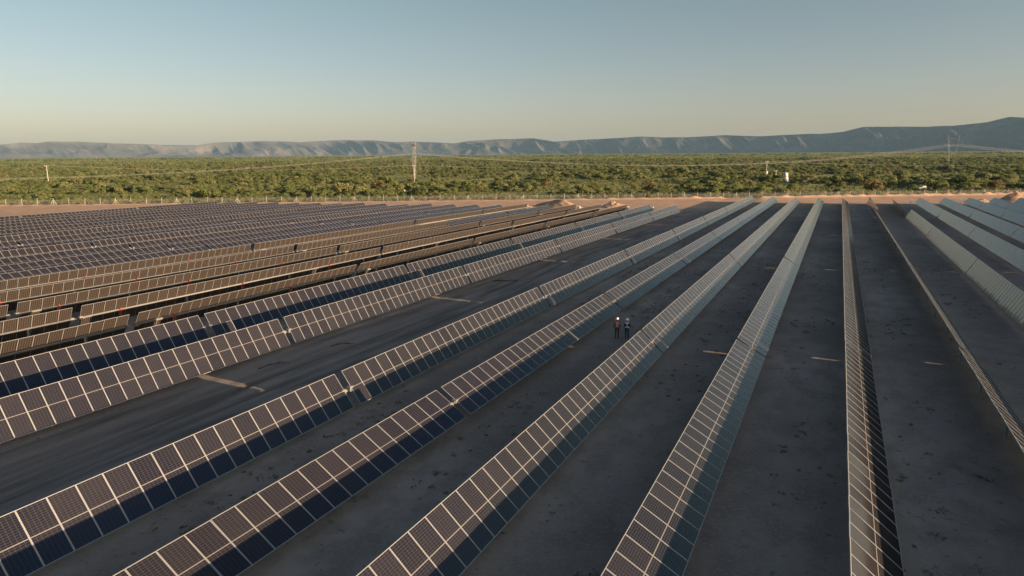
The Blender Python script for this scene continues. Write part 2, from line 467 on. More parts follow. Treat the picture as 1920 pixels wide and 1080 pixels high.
ORD = ['', 'first', 'second', 'third', 'fourth', 'fifth', 'sixth', 'seventh', 'eighth', 'ninth', 'tenth', 'eleventh', 'twelfth', 'thirteenth', 'fourteenth', 'fifteenth', 'sixteenth', 'seventeenth', 'eighteenth', 'nineteenth', 'twentieth', 'twenty-first', 'twenty-second']
N_IND = 0; N_TAB = 0
def in_view(x, y0, y1):
    for k in range(9):
        y = y0 + (y1 - y0) * k / 8
        if y < 4: continue
        u, v, z = cam_px((x, y, 1.5 + gz(x, y)))
        if z > 2 and -60 < u < 1990 and v < 1180: return True
    return False
def make_table(x, y0, y1, tilt, gap, n, side, row_no, ordinal, red=False):
    """a tracker table between y0 and y1; tilt > 0 faces +X (the sun)"""
    global N_IND, N_TAB
    ok = in_view(x, y0, y1)
    if not ok:
        ok = x > -30 and (in_view(x - 6.8, y0, y1) or in_view(x - 13.6, y0, y1))    # only its shadow reaches the picture
        if not ok: return
    N_TAB += 1
    ym = (y0 + y1) / 2
    ln = y1 - y0 - gap
    pitch = ln / n
    w = pitch - 0.006
    root = empty('solar_table', (x, ym, gz(x, ym)), (GZR, 0, 0))
    look = 'solar table facing the sun' if tilt > 0 else ('solar table, lit back to sun' if side == 'mound' else 'solar table turned from sun')
    tag(root, '%s, %s from fence, %s row, %s side of track' % (look, ORD[ordinal], ORD[row_no], 'mound' if side == 'mound' else 'worker'), 'solar table', 'solar tables in long rows')
    t = RAD(tilt)
    fw = 0.018 if (tilt < 0 and side == 'mound') else 0.027
    th = link(bpy.data.objects.new('torque_tube', tube_mesh(ln + 0.4 * gap)), root)
    np_ = max(3, int(round(ln / 7.4)))
    u0, v0, z0 = cam_px((x, ym, 1.3 + gz(x, ym)))
    near = False
    for yy in (y0, ym, y1):
        if yy > 3 and cam_px((x, yy, 1.3))[2] < 150 and cam_px((x, yy, 1.3))[2] > 0: near = True
    for k in range(np_):
        py = -ln / 2 + ln * (k + 0.5) / np_
        p = link(bpy.data.objects.new('post', POST), root); p.location = (0, py, 0)
        if red and k % 2 == 0:
            b = link(bpy.data.objects.new('damper_bracket', BRACKET), root); b.location = (0, py, 0)
    for e in (-1, 1):
        if near:
            b = link(bpy.data.objects.new('bearing', DRIVE), root); b.location = (0, e * (ln / 2 + gap * 0.25 - 0.18), 0)
    off = Vector((math.sin(t), 0, math.cos(t))) * 0.12
    base = Vector((0, 0, ZC)) + off
    # which panels are large enough to stand alone
    single = []
    rest = []
    for i in range(n):
        py = (i - (n - 1) / 2) * pitch
        P = Vector((x, ym + py, ZC + gz(x, ym + py)))
        a = cam_px(P + Vector((0, pitch / 2, 0))); b = cam_px(P - Vector((0, pitch / 2, 0)))
        dv = Vector((math.cos(t), 0, -math.sin(t))) * HALF
        c = cam_px(P + dv); d = cam_px(P - dv)
        if min(a[2], b[2]) < 1: area = 0; vis = False
        else:
            area = abs((a[0] - b[0]) * (c[1] - d[1]) - (a[1] - b[1]) * (c[0] - d[0]))
            vis = -80 < (a[0] + b[0]) / 2 < 2000 and (a[1] + b[1]) / 2 < 1180
        (single if (area > 100 and vis) else rest).append((py, area))
    for py, area in single:
        N_IND += 1
        if area > 420:
            o = link(bpy.data.objects.new('solar_panel', module_mesh(w, 'glass', fw)), root)
            link(bpy.data.objects.new('frame', module_mesh(w, 'frame', fw)), o)
        else:
            o = link(bpy.data.objects.new('solar_panel', module_mesh(w, None, fw)), root)
        o.location = (base.x, py, base.z)
        o.rotation_euler = (random.gauss(0, 0.002), t + random.gauss(0, 0.0055), 0)
    # the remaining small ones: contiguous runs become joined parts
    run = []
    def flush(run):
        if not run: return
        o = link(bpy.data.objects.new('solar_panel_run', joined_mesh(w, pitch, len(run), fw)), root)
        o.location = (base.x, (run[0] + run[-1]) / 2, base.z); o.rotation_euler = (0, t, 0)
        o['kind'] = 'stuff'
    for py, _ in rest:
        if run and py - run[-1] > pitch * 1.5: flush(run); run = []
        run.append(py)
    flush(run)
    return root

def row(x, bounds, tilts, gap, side, row_no, mod=1.09, red=None):
    nt = len(bounds) - 1
    for i in range(nt):
        tl = tilts[min(i, len(tilts) - 1)] if hasattr(tilts, '__len__') else tilts
        y0, y1 = bounds[i] * S, bounds[i + 1] * S
        n = int(round((y1 - y0 - gap) / mod))
        make_table(x, y0, y1, tl + random.uniform(-0.5, 0.5), gap, n, side, row_no, nt - i, red=bool(red and i in red))

B_ = [257.6 - 32.15 * k for k in range(8, -1, -1)]
row(-25.2, B_, [54, 54, 55, 56, 56, 57, 58, 61], 0.62, 'worker', 1)
row(-18.4, [b + 0.7 for b in B_], [34, 34.5, 36.5, 37, 37.5, 37.5, 38, 38], 0.5, 'worker', 2)
F_ = [6.5, 54.7, 102.7, 150.8, 198.5, 231.0, 259.0]
row(-11.6, [b - 3 for b in F_], [43.5, 44, 45, 45, 45, 45], 0.42, 'worker', 3)
row(-4.78, [b - 1.8 for b in F_], [29.5, 31.5, 33.5, 34, 34, 34], 0.40, 'worker', 4)
row(2.03, F_, [38.5, 38, 37.5, 37, 36.5, 36], 0.42, 'worker', 5)
row(8.84, [b + 1.7 for b in F_], [40.5, 46, 47, 47, -75, -74], 0.42, 'worker', 6)
row(15.64, [b + 4 for b in F_], [-62, -62, -62, -61, 41, 41], 0.4, 'worker', 7)
row(22.45, [b + 6.5 for b in F_], [-60, -60, -60, -60, -52, -50], 0.4, 'worker', 8)
row(29.26, [b + 9 for b in F_], [-60, -60, -58, -58, -50, -48], 0.4, 'worker', 9)
row(36.07, [b + 12 for b in F_], [-58, -58, -57, -56, -50, -48], 0.4, 'worker', 10)
row(42.9, [b + 15 for b in F_], [-56, -56, -56, -52, -50, -48], 0.4, 'worker', 11)
row(49.7, [b + 17 for b in F_], [-56, -56, -56, -52, -50, -48], 0.4, 'worker', 12)
A_ = [198.9 - 31.3 * k for k in range(6, -1, -1)]
row(-38.5, A_, [60, 60, 59, 58, 56, 55], 0.62, 'mound', 1, 1.055)
row(-45.3, [b - 1.8 for b in A_], [58, 58, 57, 57, 56, 56], 0.62, 'mound', 2, 1.055)
row(-51.5, [b - 4.0 for b in A_], [-61, -60, -60, -61, -61, -62], 0.8, 'mound', 3, 1.055, red=(0, 1, 4))
R_ = [-8.6, 38.0, 84.8, 131.5, 163.5, 192.4]
xr = [-58.1, -64.6, -71.2, -77.9]
row(xr[0], R_, [-68, -67, -70, -68, -68], 0.8, 'mound', 4, 1.055, red=(0, 1, 3))
row(xr[1], [b - 1.6 for b in R_], [-63, -66, -66, -66, -66], 0.8, 'mound', 5, 1.055, red=(0, 1))
row(xr[2], [b - 3.2 for b in R_], [-67, -67, -67, 30, 30], 0.8, 'mound', 6, 1.055, red=(0, 1))
row(xr[3], [b - 5.0 for b in R_], [-68, -68, -69, -69, -69], 0.8, 'mound', 7, 1.055, red=(0, 1))
FT = [28, 29, 31, 48, 24, 33, 50, 30, 34, 31, 36, 38, 33, 40]
for k in range(14):
    row(-77.9 - 6.66 * (k + 1), [b - 5.0 - 1.75 * (k + 1) for b in R_], FT[k], 0.6, 'mound', 8 + k, 1.055)
print('TABLES', N_TAB, 'PANELS', N_IND)

# ---------------------------------------------------------------- mountains
PROF = [(-80, .015), (-66.9, .01572), (-61.61, .01543), (-60.44, .01791), (-59.55, .01735), (-59.0, .01924), (-57.23, .01936), (-55.48, .01751), (-52.11, .01558), (-49.61, .01486), (-48.49, .01827), (-44.68, .02033), (-42.32, .01886), (-39.06, .02162), (-36.56, .02077), (-34.87, .01845), (-33.33, .01906), (-30.13, .01654), (-28.82, .01938), (-26.64, .02137), (-23.57, .02246), (-21.83, .01773), (-20.09, .0197), (-17.07, .0214), (-14.95, .02393), (-13.26, .02211), (-11.6, .02175), (-8.36, .02383), (-5.99, .02179), (-2.95, .02369), (-1.47, .02391), (-.04, .02545), (1.34, .03159), (3.39, .03103), (5.37, .02982), (6.94, .03034), (8.75, .03373), (10.03, .03903), (10.76, .03737), (12.99, .03246), (16.78, .03116), (28, .034)]
pa = np.array([p[0] for p in PROF]); ph = np.array([p[1] for p in PROF])
AZ = np.linspace(-76, 25, 1500)
RB = np.interp(AZ, [-80, -62, -40, -25, -12, -3, 3, 11, 26], [12800, 12400, 11500, 10300, 9000, 8250, 7850, 7320, 6500])
Hc = np.interp(AZ, pa, ph)
TT = np.concatenate([np.linspace(-0.25, 1.1, 90), np.linspace(1.14, 3.0, 24)])
WD = 3.0 * (Hc * RB + CAM_H)
RC = RB + WD                          # crest distance
hcrest = Hc * RC + CAM_H
AZg, Tg = np.meshgrid(AZ, TT, indexing='ij')
arc = np.cumsum(np.concatenate([[0], np.hypot(np.diff(RB), RB[1:] * np.radians(np.diff(AZ)))]))[:, None] + 0 * Tg
Dg = RB[:, None] + WD[:, None] * Tg
ang = np.cumsum(np.concatenate([[0], np.hypot(np.diff(RB), RB[1:] * np.radians(np.diff(AZ))) / RB[1:]]))[:, None] + 0 * Tg
skew = ang + 0.022 * Tg + 0.012 * (vnoise(ang * 30, Tg * 2, 57) - 0.5)
rid1 = 1 - np.abs(2 * vnoise(skew / 0.050, Tg * 0.35, 51) - 1)
rid2 = 1 - np.abs(2 * vnoise(skew / 0.019 + 7, Tg * 1.2, 52) - 1)
rid3 = fbm(skew / 0.010, Tg * 5.0, 3, 53)
T1 = np.clip(Tg, 0, 1)
bell = T1 ** 0.75 * np.clip(1.02 - Tg, 0, 1) ** 0.5
rid4 = 1 - np.abs(2 * vnoise(skew / 0.0085 + 3, Tg * 2.2, 54) - 1)
depth = 0.30 + 0.75 * vnoise(ang / 0.16, Tg * 0, 58)                # some stretches are cut deeper than others
shape = np.where(Tg < 1, 1 - (1 - T1) ** 1.75, 1 - 0.15 * (Tg - 1))
shape = np.where(Tg < 0, 0, shape)
cut = bell * depth * (0.85 * (1 - rid1) + 0.85 * (1 - rid2) + 0.35 * (1 - rid4))
hg = hcrest[:, None] * (shape - np.minimum(cut, 0.8 * shape) + 0.10 * bell * (rid3 - 0.4))
hg = hg + np.where(Tg > 0.9, hcrest[:, None] * 0.05 * (fbm(ang / 0.02, Tg * 1.5, 3, 59) - 0.45), 0)
hg = np.where(Tg <= 0, -12.0, np.maximum(hg, 0)) - 2.5
MX = np.sin(np.radians(AZg)) * Dg; MY = np.cos(np.radians(AZg)) * Dg
tag(new_obj('hills', grid_mesh('hills', MX, MY, hg, M['mountain'])), 'long hazy mountain range behind the scrubland', 'hills', kind='structure')

# ---------------------------------------------------------------- sand mounds, boxes at the row ends
def mound(x, y, rx, ry, h, rot, seed, label):
    n, m = 64, 26
    th = np.linspace(0, 2 * np.pi, n + 1); rr = np.linspace(0, 1, m)
    A, Rr = np.meshgrid(th, rr, indexing='ij')
    u = Rr * np.cos(A); v = Rr * np.sin(A)
    k = fbm(u * 1.8 + seed * 3.1 + 20, v * 1.8 + 20, 4, seed)
    prof = np.clip(1 - Rr, 0, 1) ** 0.9
    Z = h * prof * (0.55 + 0.95 * k) + 0.5 * (fbm(u * 5 + 40, v * 5 + 40, 4, seed + 3) - 0.45) * (Rr < 0.97)
    Z = np.where(Rr >= 0.99, -0.25, Z)
    px = u * rx; py = v * ry
    c, s_ = math.cos(rot), math.sin(rot)
    o = new_obj('dirt_mound', grid_mesh('dirt_mound', px * c - py * s_, px * s_ + py * c, Z, M['sand']))
    o.location = (x, y, gz(x, y) + 0.03)
    return tag(o, label, 'dirt mound')
mound(-77, 195.5, 9.0, 4.2, 2.4, -0.25, 3, 'wide heap of excavated sand with two humps behind the row ends')
mound(-60.5, 199.5, 4.6, 3.2, 2.1, 0.2, 5, 'smaller pointed heap of excavated sand beside the wide heap')
mound(53.0, 276.5, 5.5, 3.5, 3.0, 0.3, 8, 'pointed sand heap by the berm on the worker side')
mound(-87, 191.5, 3.2, 2.2, 1.0, 0.0, 9, 'lowest and flattest sand heap beyond the row ends')

def combiner(x, y, label):
    r = empty('combiner_box', (x, y, gz(x, y)))
    b = MB(); b.box((0, 0, 1.15), (0.9, 0.35, 1.0)); b.box((0, 0, 1.67), (1.0, 0.45, 0.05)); b.obj('cabinet', M['white'], r)
    b = MB(); b.box((0.0, -0.19, 1.15), (0.8, 0.02, 0.9)); d = b.obj('door', M['white'], r)
    b = MB(); b.box((0.32, -0.215, 1.15), (0.04, 0.03, 0.16)); b.obj('handle', M['dark'], d)
    for sx in (-0.35, 0.35):
        b = MB(); b.box((sx, 0, 0.24), (0.08, 0.08, 0.86)); b.obj('leg', M['post'], r)
    tag(r, label, 'combiner box', 'white cabinets at the row ends')
for i, (cx, k) in enumerate(((-45.3, 'second'), (-51.5, 'third'), (-64.6, 'fifth'))):
    ye = (198.9 - 1.6 * (i * 1.6 + 1)) * S + 0.4
    combiner(cx, ye, 'white combiner cabinet at the end of the %s row, mound side' % k)
for cx, ye, k in ((22.45, 248.3, 'eighth'), (36.07, 253.5, 'tenth')):
    combiner(cx - 1.6, ye, 'white combiner cabinet at the end of the %s row, worker side' % k)

# ---------------------------------------------------------------- perimeter fence
fence = empty('perimeter_fence', (0, fence_y(0), gz(0, fence_y(0))))
tag(fence, 'wire mesh fence on pale concrete posts along the scrubland', 'fence')
fo = Vector(fence.location)
ux, uy = math.cos(math.atan(0.606)), math.sin(math.atan(0.606))
bm_ = MB(); bm_.box((0, 0, 0.8), (0.10, 0.10, 2.2)); bm_.box((0.15, -0.05, 2.05), (0.09, 0.09, 0.46), rot=Euler((0, RAD(38), 0)).to_matrix())
FP = bm_.mesh('post', [M['concrete']])
bs = MB(); bs.tube([(0, 0, 1.7), (1.2, 0, -0.1)], 0.06, 5); STR = bs.mesh('strut', [M['concrete']])
wires = [MB() for _ in range(6)]
net = MB()
i0, i1 = -62, 34
prev = None
for i in range(i0, i1):
    x = i * 4.95 * ux + random.uniform(-0.08, 0.08); y = fence_y(x)
    z = gz(x, y)
    p = link(bpy.data.objects.new('post', FP), fence)
    p.location = (x - fo.x, y - fo.y, z - fo.z); p.rotation_euler = (random.gauss(0, .015), random.gauss(0, .015), math.atan(0.606) + math.pi / 2)
    if i % 4 == 0:
        for s_ in (0, math.pi):
            q = link(bpy.data.objects.new('strut', STR), fence); q.location = p.location; q.rotation_euler = (0, 0, math.atan(0.606) + s_)
    c = Vector((x, y, z)) - fo
    if prev is not None:
        for k in range(6):
            hz_ = (0.15, 0.55, 0.95, 1.35, 1.75, 2.1)[k]
            wires[k].tube([prev + Vector((0, 0, hz_)), c + Vector((0, 0, hz_))], 0.012, 4)
        net.add([prev + Vector((0, 0, 0.1)), c + Vector((0, 0, 0.1)), c + Vector((0, 0, 1.8)), prev + Vector((0, 0, 1.8))], [(0, 1, 2, 3)])
    prev = c
for k in range(6): wires[k].obj('wire_strand', M['wire'], fence)
mm = NT('woven_wire_mesh')
pp = mm.pos(); sp = mm.n('ShaderNodeSeparateXYZ'); mm.l(pp, sp.inputs[0])
al = mm.math('ADD', mm.math('MULTIPLY', sp.outputs[0], ux), mm.math('MULTIPLY', sp.outputs[1], uy))
def wl(a): return mm.math('LESS_THAN', mm.math('FRACT', mm.math('MULTIPLY', a, 12.0)), 0.05)
ww = mm.math('MAXIMUM', wl(mm.math('ADD', al, sp.outputs[2])), wl(mm.math('SUBTRACT', al, sp.outputs[2])))
tr = mm.n('ShaderNodeBsdfTransparent'); mx = mm.n('ShaderNodeMixShader')
mm.b.inputs['Base Color'].default_value = (0.36, 0.34, 0.31, 1); mm.b.inputs['Roughness'].default_value = 0.6
mm.l(ww, mx.inputs[0]); mm.l(tr.outputs[0], mx.inputs[1]); mm.l(mm.b.outputs[0], mx.inputs[2]); mm.l(mx.outputs[0], mm.out.inputs[0])
net.obj('wire_netting', mm.mat, fence)

# ---------------------------------------------------------------- poles and power lines
def zb(x, y): return gz(x, y)
def conc_pole(x, y, h, label, rz=0.6):
    r = empty('utility_pole', (x, y, zb(x, y)), (0, 0, rz))
    b = MB(); b.tube([(0, 0, -0.3), (0, 0, h)], [0.24, 0.14], 10); b.obj('pole', M['concrete'], r, True)
    b = MB(); b.box((0, 0, h - 0.5), (2.0, 0.14, 0.16)); ca = b.obj('crossarm', M['concrete'], r)
    for k in (-0.9, 0, 0.9):
        b = MB(); b.lathe([(0.0, 0), (0.06, 0.0), (0.1, 0.06), (0.06, 0.14), (0.09, 0.2), (0.03, 0.3), (0, 0.3)], 8, (k, 0, h - 0.42)); b.obj('insulator', M['white'], ca)
    b = MB(); b.box((0, 0, h - 2.6), (1.0, 0.12, 0.12)); b.obj('lower_arm', M['concrete'], r)
    tag(r, label, 'utility pole', 'concrete utility poles beyond the fence')
    return r
POLES = [(-403, 240, 12.2), (-237, 359.6, 10.6), (-38.7, 428, 11.6), (160, 505, 11.6)]
conc_pole(*POLES[0], 'lone pale concrete pole standing in low scrub away from pylons')
conc_pole(*POLES[1], 'pale concrete pole in front of the slim lattice pylon')
pt = conc_pole(*POLES[2], 'concrete pole with a transformer beside the white water tank')
b = MB(); b.tube([(0.5, 0, 4.6), (0.5, 0, 5.8)], 0.38, 10); b.obj('transformer', M['white'], pt)
b = MB(); b.box((0.3, 0, 4.5), (1.0, 0.5, 0.1)); b.obj('bracket', M['post'], pt)
conc_pole(-33.5, 429.5, 6.5, 'short thin concrete pole between transformer pole and water tank')
def cable(name, a, c, sag, rad, label, cat, group, n=28, off=((0, 0, 0),), mat='conductor'):
    b = MB(); a = Vector(a); c = Vector(c)
    for o in off:
        pts = []
        for k in range(n + 1):
            t = k / n; p = a.lerp(c, t) + Vector(o); p.z -= 4 * sag * t * (1 - t); pts.append(p)
        b.tube(pts, rad, 4)
    o = b.obj(name, M[mat])
    return tag(o, label, cat, group)
for i in range(3):
    a, c = POLES[i], POLES[i + 1]
    for k in (-0.9, 0, 0.9):
        ox, oy = k * math.cos(0.6 + 1.57) * 1.0, k * math.sin(0.6 + 1.57)
        cable('overhead_wire', (a[0] + k * math.cos(0.6), a[1] + k * math.sin(0.6), zb(a[0], a[1]) + a[2]), (c[0] + k * math.cos(0.6), c[1] + k * math.sin(0.6), zb(c[0], c[1]) + c[2]), 3.0, 0.02,
              'thin overhead wire strung from %s' % ('the lone pole to the pylon pole', 'the pylon pole to the transformer pole', 'the transformer pole away past the tank')[i], 'wire', 'thin wires between utility poles')

def lattice(b, p0, p1, w0, w1, nb, rad=0.06):
    p0, p1 = Vector(p0), Vector(p1)
    cs = [Vector((sx, sy, 0)) for sx, sy in ((-1, -1), (1, -1), (1, 1), (-1, 1))]
    lv = []
    for i in range(nb + 1):
        t = i / nb; w = w0 + (w1 - w0) * t
        lv.append([p0.lerp(p1, t) + q * (w / 2) for q in cs])
    for k in range(4):
        b.tube([l[k] for l in lv], rad * 1.3, 4)
    for i in range(nb):
        for k in range(4):
            a, c = (k, (k + 1) % 4) if i % 2 == 0 else ((k + 1) % 4, k)
            b.tube([lv[i][a], lv[i + 1][c]], rad, 3, cap=False)
            b.tube([lv[i + 1][k], lv[i + 1][(k + 1) % 4]], rad * 0.8, 3, cap=False)
LINE = math.atan2(368.4, 370.6)
def pylon(x, y, h, label):
    """guyed V tower: two lattice masts, a bridge and outer arms; local X runs across the line"""
    r = empty('lattice_pylon', (x, y, zb(x, y)), (0, 0, LINE - math.pi / 2))
    ht = h - 4.5; sp = 5.2
    for s_ in (-1, 1):
        b = MB(); lattice(b, (s_ * 1.6, 0, 0), (s_ * sp, 0, ht), 0.7, 1.3, 15, 0.045); b.obj('mast', M['lattice'], r)
        b = MB(); lattice(b, (s_ * sp, 0, ht), (s_ * (sp + 0.9), 0, h), 1.1, 0.25, 4, 0.04); b.obj('earth_wire_peak', M['lattice'], r)
        b = MB(); b.tube([(s_ * sp, 0, ht), (s_ * 12, 9, 0)], 0.03, 4); b.tube([(s_ * sp, 0, ht), (s_ * 12, -9, 0)], 0.03, 4); b.obj('guy_wire', M['wire'], r)
    b = MB()
    for z in (ht - 0.2, ht + 1.0):
        for yy in (-0.5, 0.5): b.tube([(-9.5 if z < ht else -sp, yy * (1 if z > ht else 1), z), (9.5 if z < ht else sp, yy, z)], 0.09, 4)
    for k in range(-8, 9):
        xx = k * sp / 8
        b.tube([(xx, -0.5, ht - 0.2), (xx + sp / 8, -0.5, ht + 1.0)] if k < 8 else [(xx, -0.5, ht - 0.2), (xx, -0.5, ht + 1.0)], 0.05, 3, cap=False)
        b.tube([(xx, 0.5, ht + 1.0), (xx + sp / 8, 0.5, ht - 0.2)] if k < 8 else [(xx, 0.5, ht - 0.2), (xx, 0.5, ht + 1.0)], 0.05, 3, cap=False)
    for s_ in (-1, 1):
        for yy in (-0.5, 0.5): b.tube([(s_ * sp, yy, ht + 1.0), (s_ * 9.5, yy, ht - 0.2)], 0.07, 4)
    b.tube([(-sp, 0, ht), (0, 0, ht - 6.5)], 0.05, 4); b.tube([(sp, 0, ht), (0, 0, ht - 6.5)], 0.05, 4)
    b.obj('bridge', M['lattice'], r)
    for xx in (-9.0, 0, 9.0):
        b = MB(); b.tube([(xx, 0, ht - 0.2), (xx, 0, ht - 5.2)], 0.11, 6); b.obj('insulator_string', M['dark'], r)
    tag(r, label, 'pylon', 'lattice pylons of the high voltage line')
PY = [(-645, 48.6, 28), (-274.4, 417, 27.6), (96.2, 785.4, 32.5), (467, 1154, 33)]
pylon(*PY[1], 'slim lattice pylon seen edge-on behind a pale concrete pole')
pylon(*PY[2], 'V-shaped lattice pylon standing against the dark shaded mountain')
for i in range(3):
    a, c = PY[i], PY[i + 1]
    for k in (-9.0, 0, 9.0):
        dx, dy = math.cos(LINE - math.pi / 2) * k, math.sin(LINE - math.pi / 2) * k
        cable('conductor_bundle', (a[0] + dx, a[1] + dy, zb(0, 300) + a[2] - 9.8), (c[0] + dx, c[1] + dy, zb(0, 300) + c[2] - 9.8), 13.6 if i < 2 else 12.0, 0.0135,
              'sagging bundle of high voltage conductors %s' % ('leaving the slim pylon', 'between the slim and V-shaped pylons', 'leaving the V-shaped pylon')[i], 'power line', 'conductor bundles of the high voltage line', 40,
              off=((0.0, 0, 0.22), (0.0, 0, -0.22), (0.3, -0.3, 0.22), (0.3, -0.3, -0.22)))

# ---------------------------------------------------------------- water tank, vehicles, marker
M['tankpaint'] = simple('weathered_white_paint', (0.42, 0.43, 0.44), 0.6)
r = empty('water_tank', (-28.4, 431, zb(0, 431)))
b = MB(); b.lathe([(1.6, 0), (1.6, 2.3), (1.5, 2.5), (0, 2.5)], 24); b.obj('base', M['tankpaint'], r)
b = MB(); b.lathe([(0, 2.5), (1.35, 2.5), (1.35, 4.4), (1.1, 4.85), (0.6, 5.15), (0.3, 5.2), (0.3, 5.4), (0, 5.4)], 24); tk = b.obj('tank', M['tankpaint'], r, True)
b = MB(); b.lathe([(1.36, 2.9), (1.42, 2.9), (1.42, 3.15), (1.36, 3.15)], 24); b.obj('band', M['post'], tk)
b = MB()
for sx in (-0.2, 0.2): b.tube([(1.62 + 0, sx, 0), (1.62, sx, 5.2)], 0.03, 4)
for k in range(16): b.tube([(1.62, -0.2, 0.3 + k * 0.3), (1.62, 0.2, 0.3 + k * 0.3)], 0.02, 4)
b.obj('ladder', M['post'], r)
tag(r, 'white domed water tank among the trees beyond the fence', 'water tank')
M['dusty'] = simple('dusty_white_paint', (0.34, 0.31, 0.28), 0.5)
M['glass_dark'] = simple('vehicle_glass', (0.02, 0.025, 0.03), 0.1, 0.0)
M['tyre'] = simple('tyre_rubber', (0.02, 0.02, 0.02), 0.8)
def pickup(x, y, rz, label, rack=False):
    r = empty('pickup_truck', (x, y, zb(x, y) + 0.05), (0, 0, rz))
    prof = [(-2.6, .45), (-2.6, 1.05), (-0.75, 1.08), (-0.55, 1.75), (0.75, 1.78), (1.35, 1.15), (2.45, 1.0), (2.6, .8), (2.6, .45)]
    b = MB(); n = len(prof)
    def hw_(z): return 0.9 if z < 1.2 else 0.74
    V = [(px, -hw_(pz), pz) for px, pz in prof] + [(px, hw_(pz), pz) for px, pz in prof]
    b.add(V, [tuple(range(n)), tuple(reversed(range(n, 2 * n)))] + [(i, (i + 1) % n + 0, (i + 1) % n + n, i + n)[::-1] for i in range(n)])
    body = b.obj('body', M['dusty'], r)
    for s_ in (-1, 1):
        b = MB(); b.add([(-0.4, s_ * 0.84, 1.25), (0.15, s_ * 0.84, 1.25), (0.15, s_ * 0.77, 1.68), (-0.3, s_ * 0.77, 1.68)], [(0, 1, 2, 3)]); b.add([(0.22, s_ * 0.84, 1.25), (1.05, s_ * 0.84, 1.25), (0.68, s_ * 0.77, 1.68), (0.22, s_ * 0.77, 1.68)], [(0, 1, 2, 3)])
        b.obj('side_window', M['glass_dark'], body)
        for wx in (-1.6, 1.6):
            b = MB(); b.tube([(wx, s_ * 0.70, 0.36), (wx, s_ * 0.94, 0.36)], 0.38, 14); wh = b.obj('wheel', M['tyre'], r)
            b = MB(); b.tube([(wx, s_ * 0.9, 0.36), (wx, s_ * 0.955, 0.36)], 0.2, 10); b.obj('rim', M['steel'], wh)
        b = MB(); b.box((2.53, s_ * 0.68, 0.85), (0.16, 0.28, 0.16)); b.obj('headlight', M['alu'], body)
    b = MB(); b.add([(1.30, -0.66, 1.22), (1.30, 0.66, 1.22), (0.82, 0.6, 1.74), (0.82, -0.6, 1.74)], [(0, 1, 2, 3)]); b.obj('windscreen', M['glass_dark'], body)
    b = MB(); b.box((-1.7, 0, 1.1), (1.7, 1.5, 0.05)); b.obj('bed_liner', M['dark'], body)
    if rack:
        b = MB()
        for px in (-2.4, -0.9):
            for s_ in (-0.8, 0.8): b.tube([(px, s_, 1.0), (px, s_, 2.1)], 0.04, 4)
            b.tube([(px, -0.8, 2.1), (px, 0.8, 2.1)], 0.04, 4)
        b.obj('ladder_rack', M['white'], r)
    tag(r, label, 'pickup truck')
pickup(33.4, 349.0, 0.55, 'white pickup truck half hidden by bushes outside the fence', True)
mound(42.5, 268.3, 3.4, 2.2, 1.1, 0.6, 12, 'low flat sand heap behind the row ends on the worker side')
r = empty('road_marker', (-164.3, 241.3, zb(0, 241)))
b = MB(); b.box((0, 0, 1.0), (0.5, 0.35, 2.0)); b.obj('body', M['white'], r)
b = MB(); b.box((0, 0, 2.05), (0.6, 0.45, 0.12)); b.obj('cap', M['concrete'], r)
tag(r, 'small white upright marker post just outside the fence', 'marker')

# ---------------------------------------------------------------- vegetation
def leaf_quads(cent, nrm, size, r_):
    """double triangles facing roughly along nrm; arrays (n,3)"""
    n = len(cent)
    nn = nrm + r_.normal(0, 0.55, (n, 3)); nn /= np.linalg.norm(nn, axis=1)[:, None]
    t = np.cross(nn, r_.normal(0, 1, (n, 3))); t /= np.linalg.norm(t, axis=1)[:, None]
    w = np.cross(nn, t)
    sz = size[:, None]
    a = cent - t * sz * 0.5 - w * sz * 0.35; b_ = cent + t * sz * 0.5 - w * sz * 0.35 * r_.uniform(0.4, 1.2, (n, 1))
    c = cent + t * sz * 0.5 * r_.uniform(0.3, 1, (n, 1)) + w * sz * 0.4; d = cent - t * sz * 0.45 + w * sz * 0.45 * r_.uniform(0.5, 1.2, (n, 1))
    return np.stack([a, b_, c, d], 1).reshape(-1, 3)
def tree_data(seed, H, W, lobes, per, lsize, trunk_h, flat=0.75):
    r_ = np.random.default_rng(seed)
    V = []; cen = []
    for k in range(lobes):
        an = r_.uniform(0, 2 * math.pi); rr = W * 0.5 * math.sqrt(r_.uniform(0, 1)) * 0.72
        hz_ = trunk_h * 0.6 + (H - trunk_h) * (0.10 + 0.62 * r_.uniform(0, 1) * (1 - (rr / (W * 0.5)) ** 2 * 0.6))
        R_ = W * r_.uniform(0.17, 0.27)
        c = np.array([rr * math.cos(an), rr * math.sin(an), min(hz_, H - R_ * flat)])
        cen.append((c, R_))
        d = r_.normal(0, 1, (per, 3)); d[:, 2] = np.where(d[:, 2] < -0.4, -d[:, 2], d[:, 2]); d /= np.linalg.norm(d, axis=1)[:, None]
        rad = R_ * (r_.uniform(0.62, 1.08, (per, 1)))
        P = c + d * rad * np.array([1, 1, flat])
        keep = P[:, 2] > 0.15
        P = P[keep]; d = d[keep]
        V.append(leaf_quads(P, d * np.array([1, 1, 1.2]), lsize * r_.uniform(0.6, 1.35, len(P)), r_))
    V = np.concatenate(V); n = len(V) // 4
    F = np.arange(n * 4).reshape(n, 4)
    tb = MB()
    tb.tube([(0, 0, -0.3), (0.05 * H * r_.uniform(-1, 1), 0.05 * H * r_.uniform(-1, 1), trunk_h)], [0.035 * H, 0.022 * H], 6)
    for c, R_ in cen[:7]:
        m_ = Vector((c[0] * 0.45, c[1] * 0.45, trunk_h + (c[2] - trunk_h) * 0.35))
        tb.tube([(0, 0, trunk_h * 0.7), m_, Vector(c)], [0.02 * H, 0.013 * H, 0.004 * H], 5)
    return V, F, tb
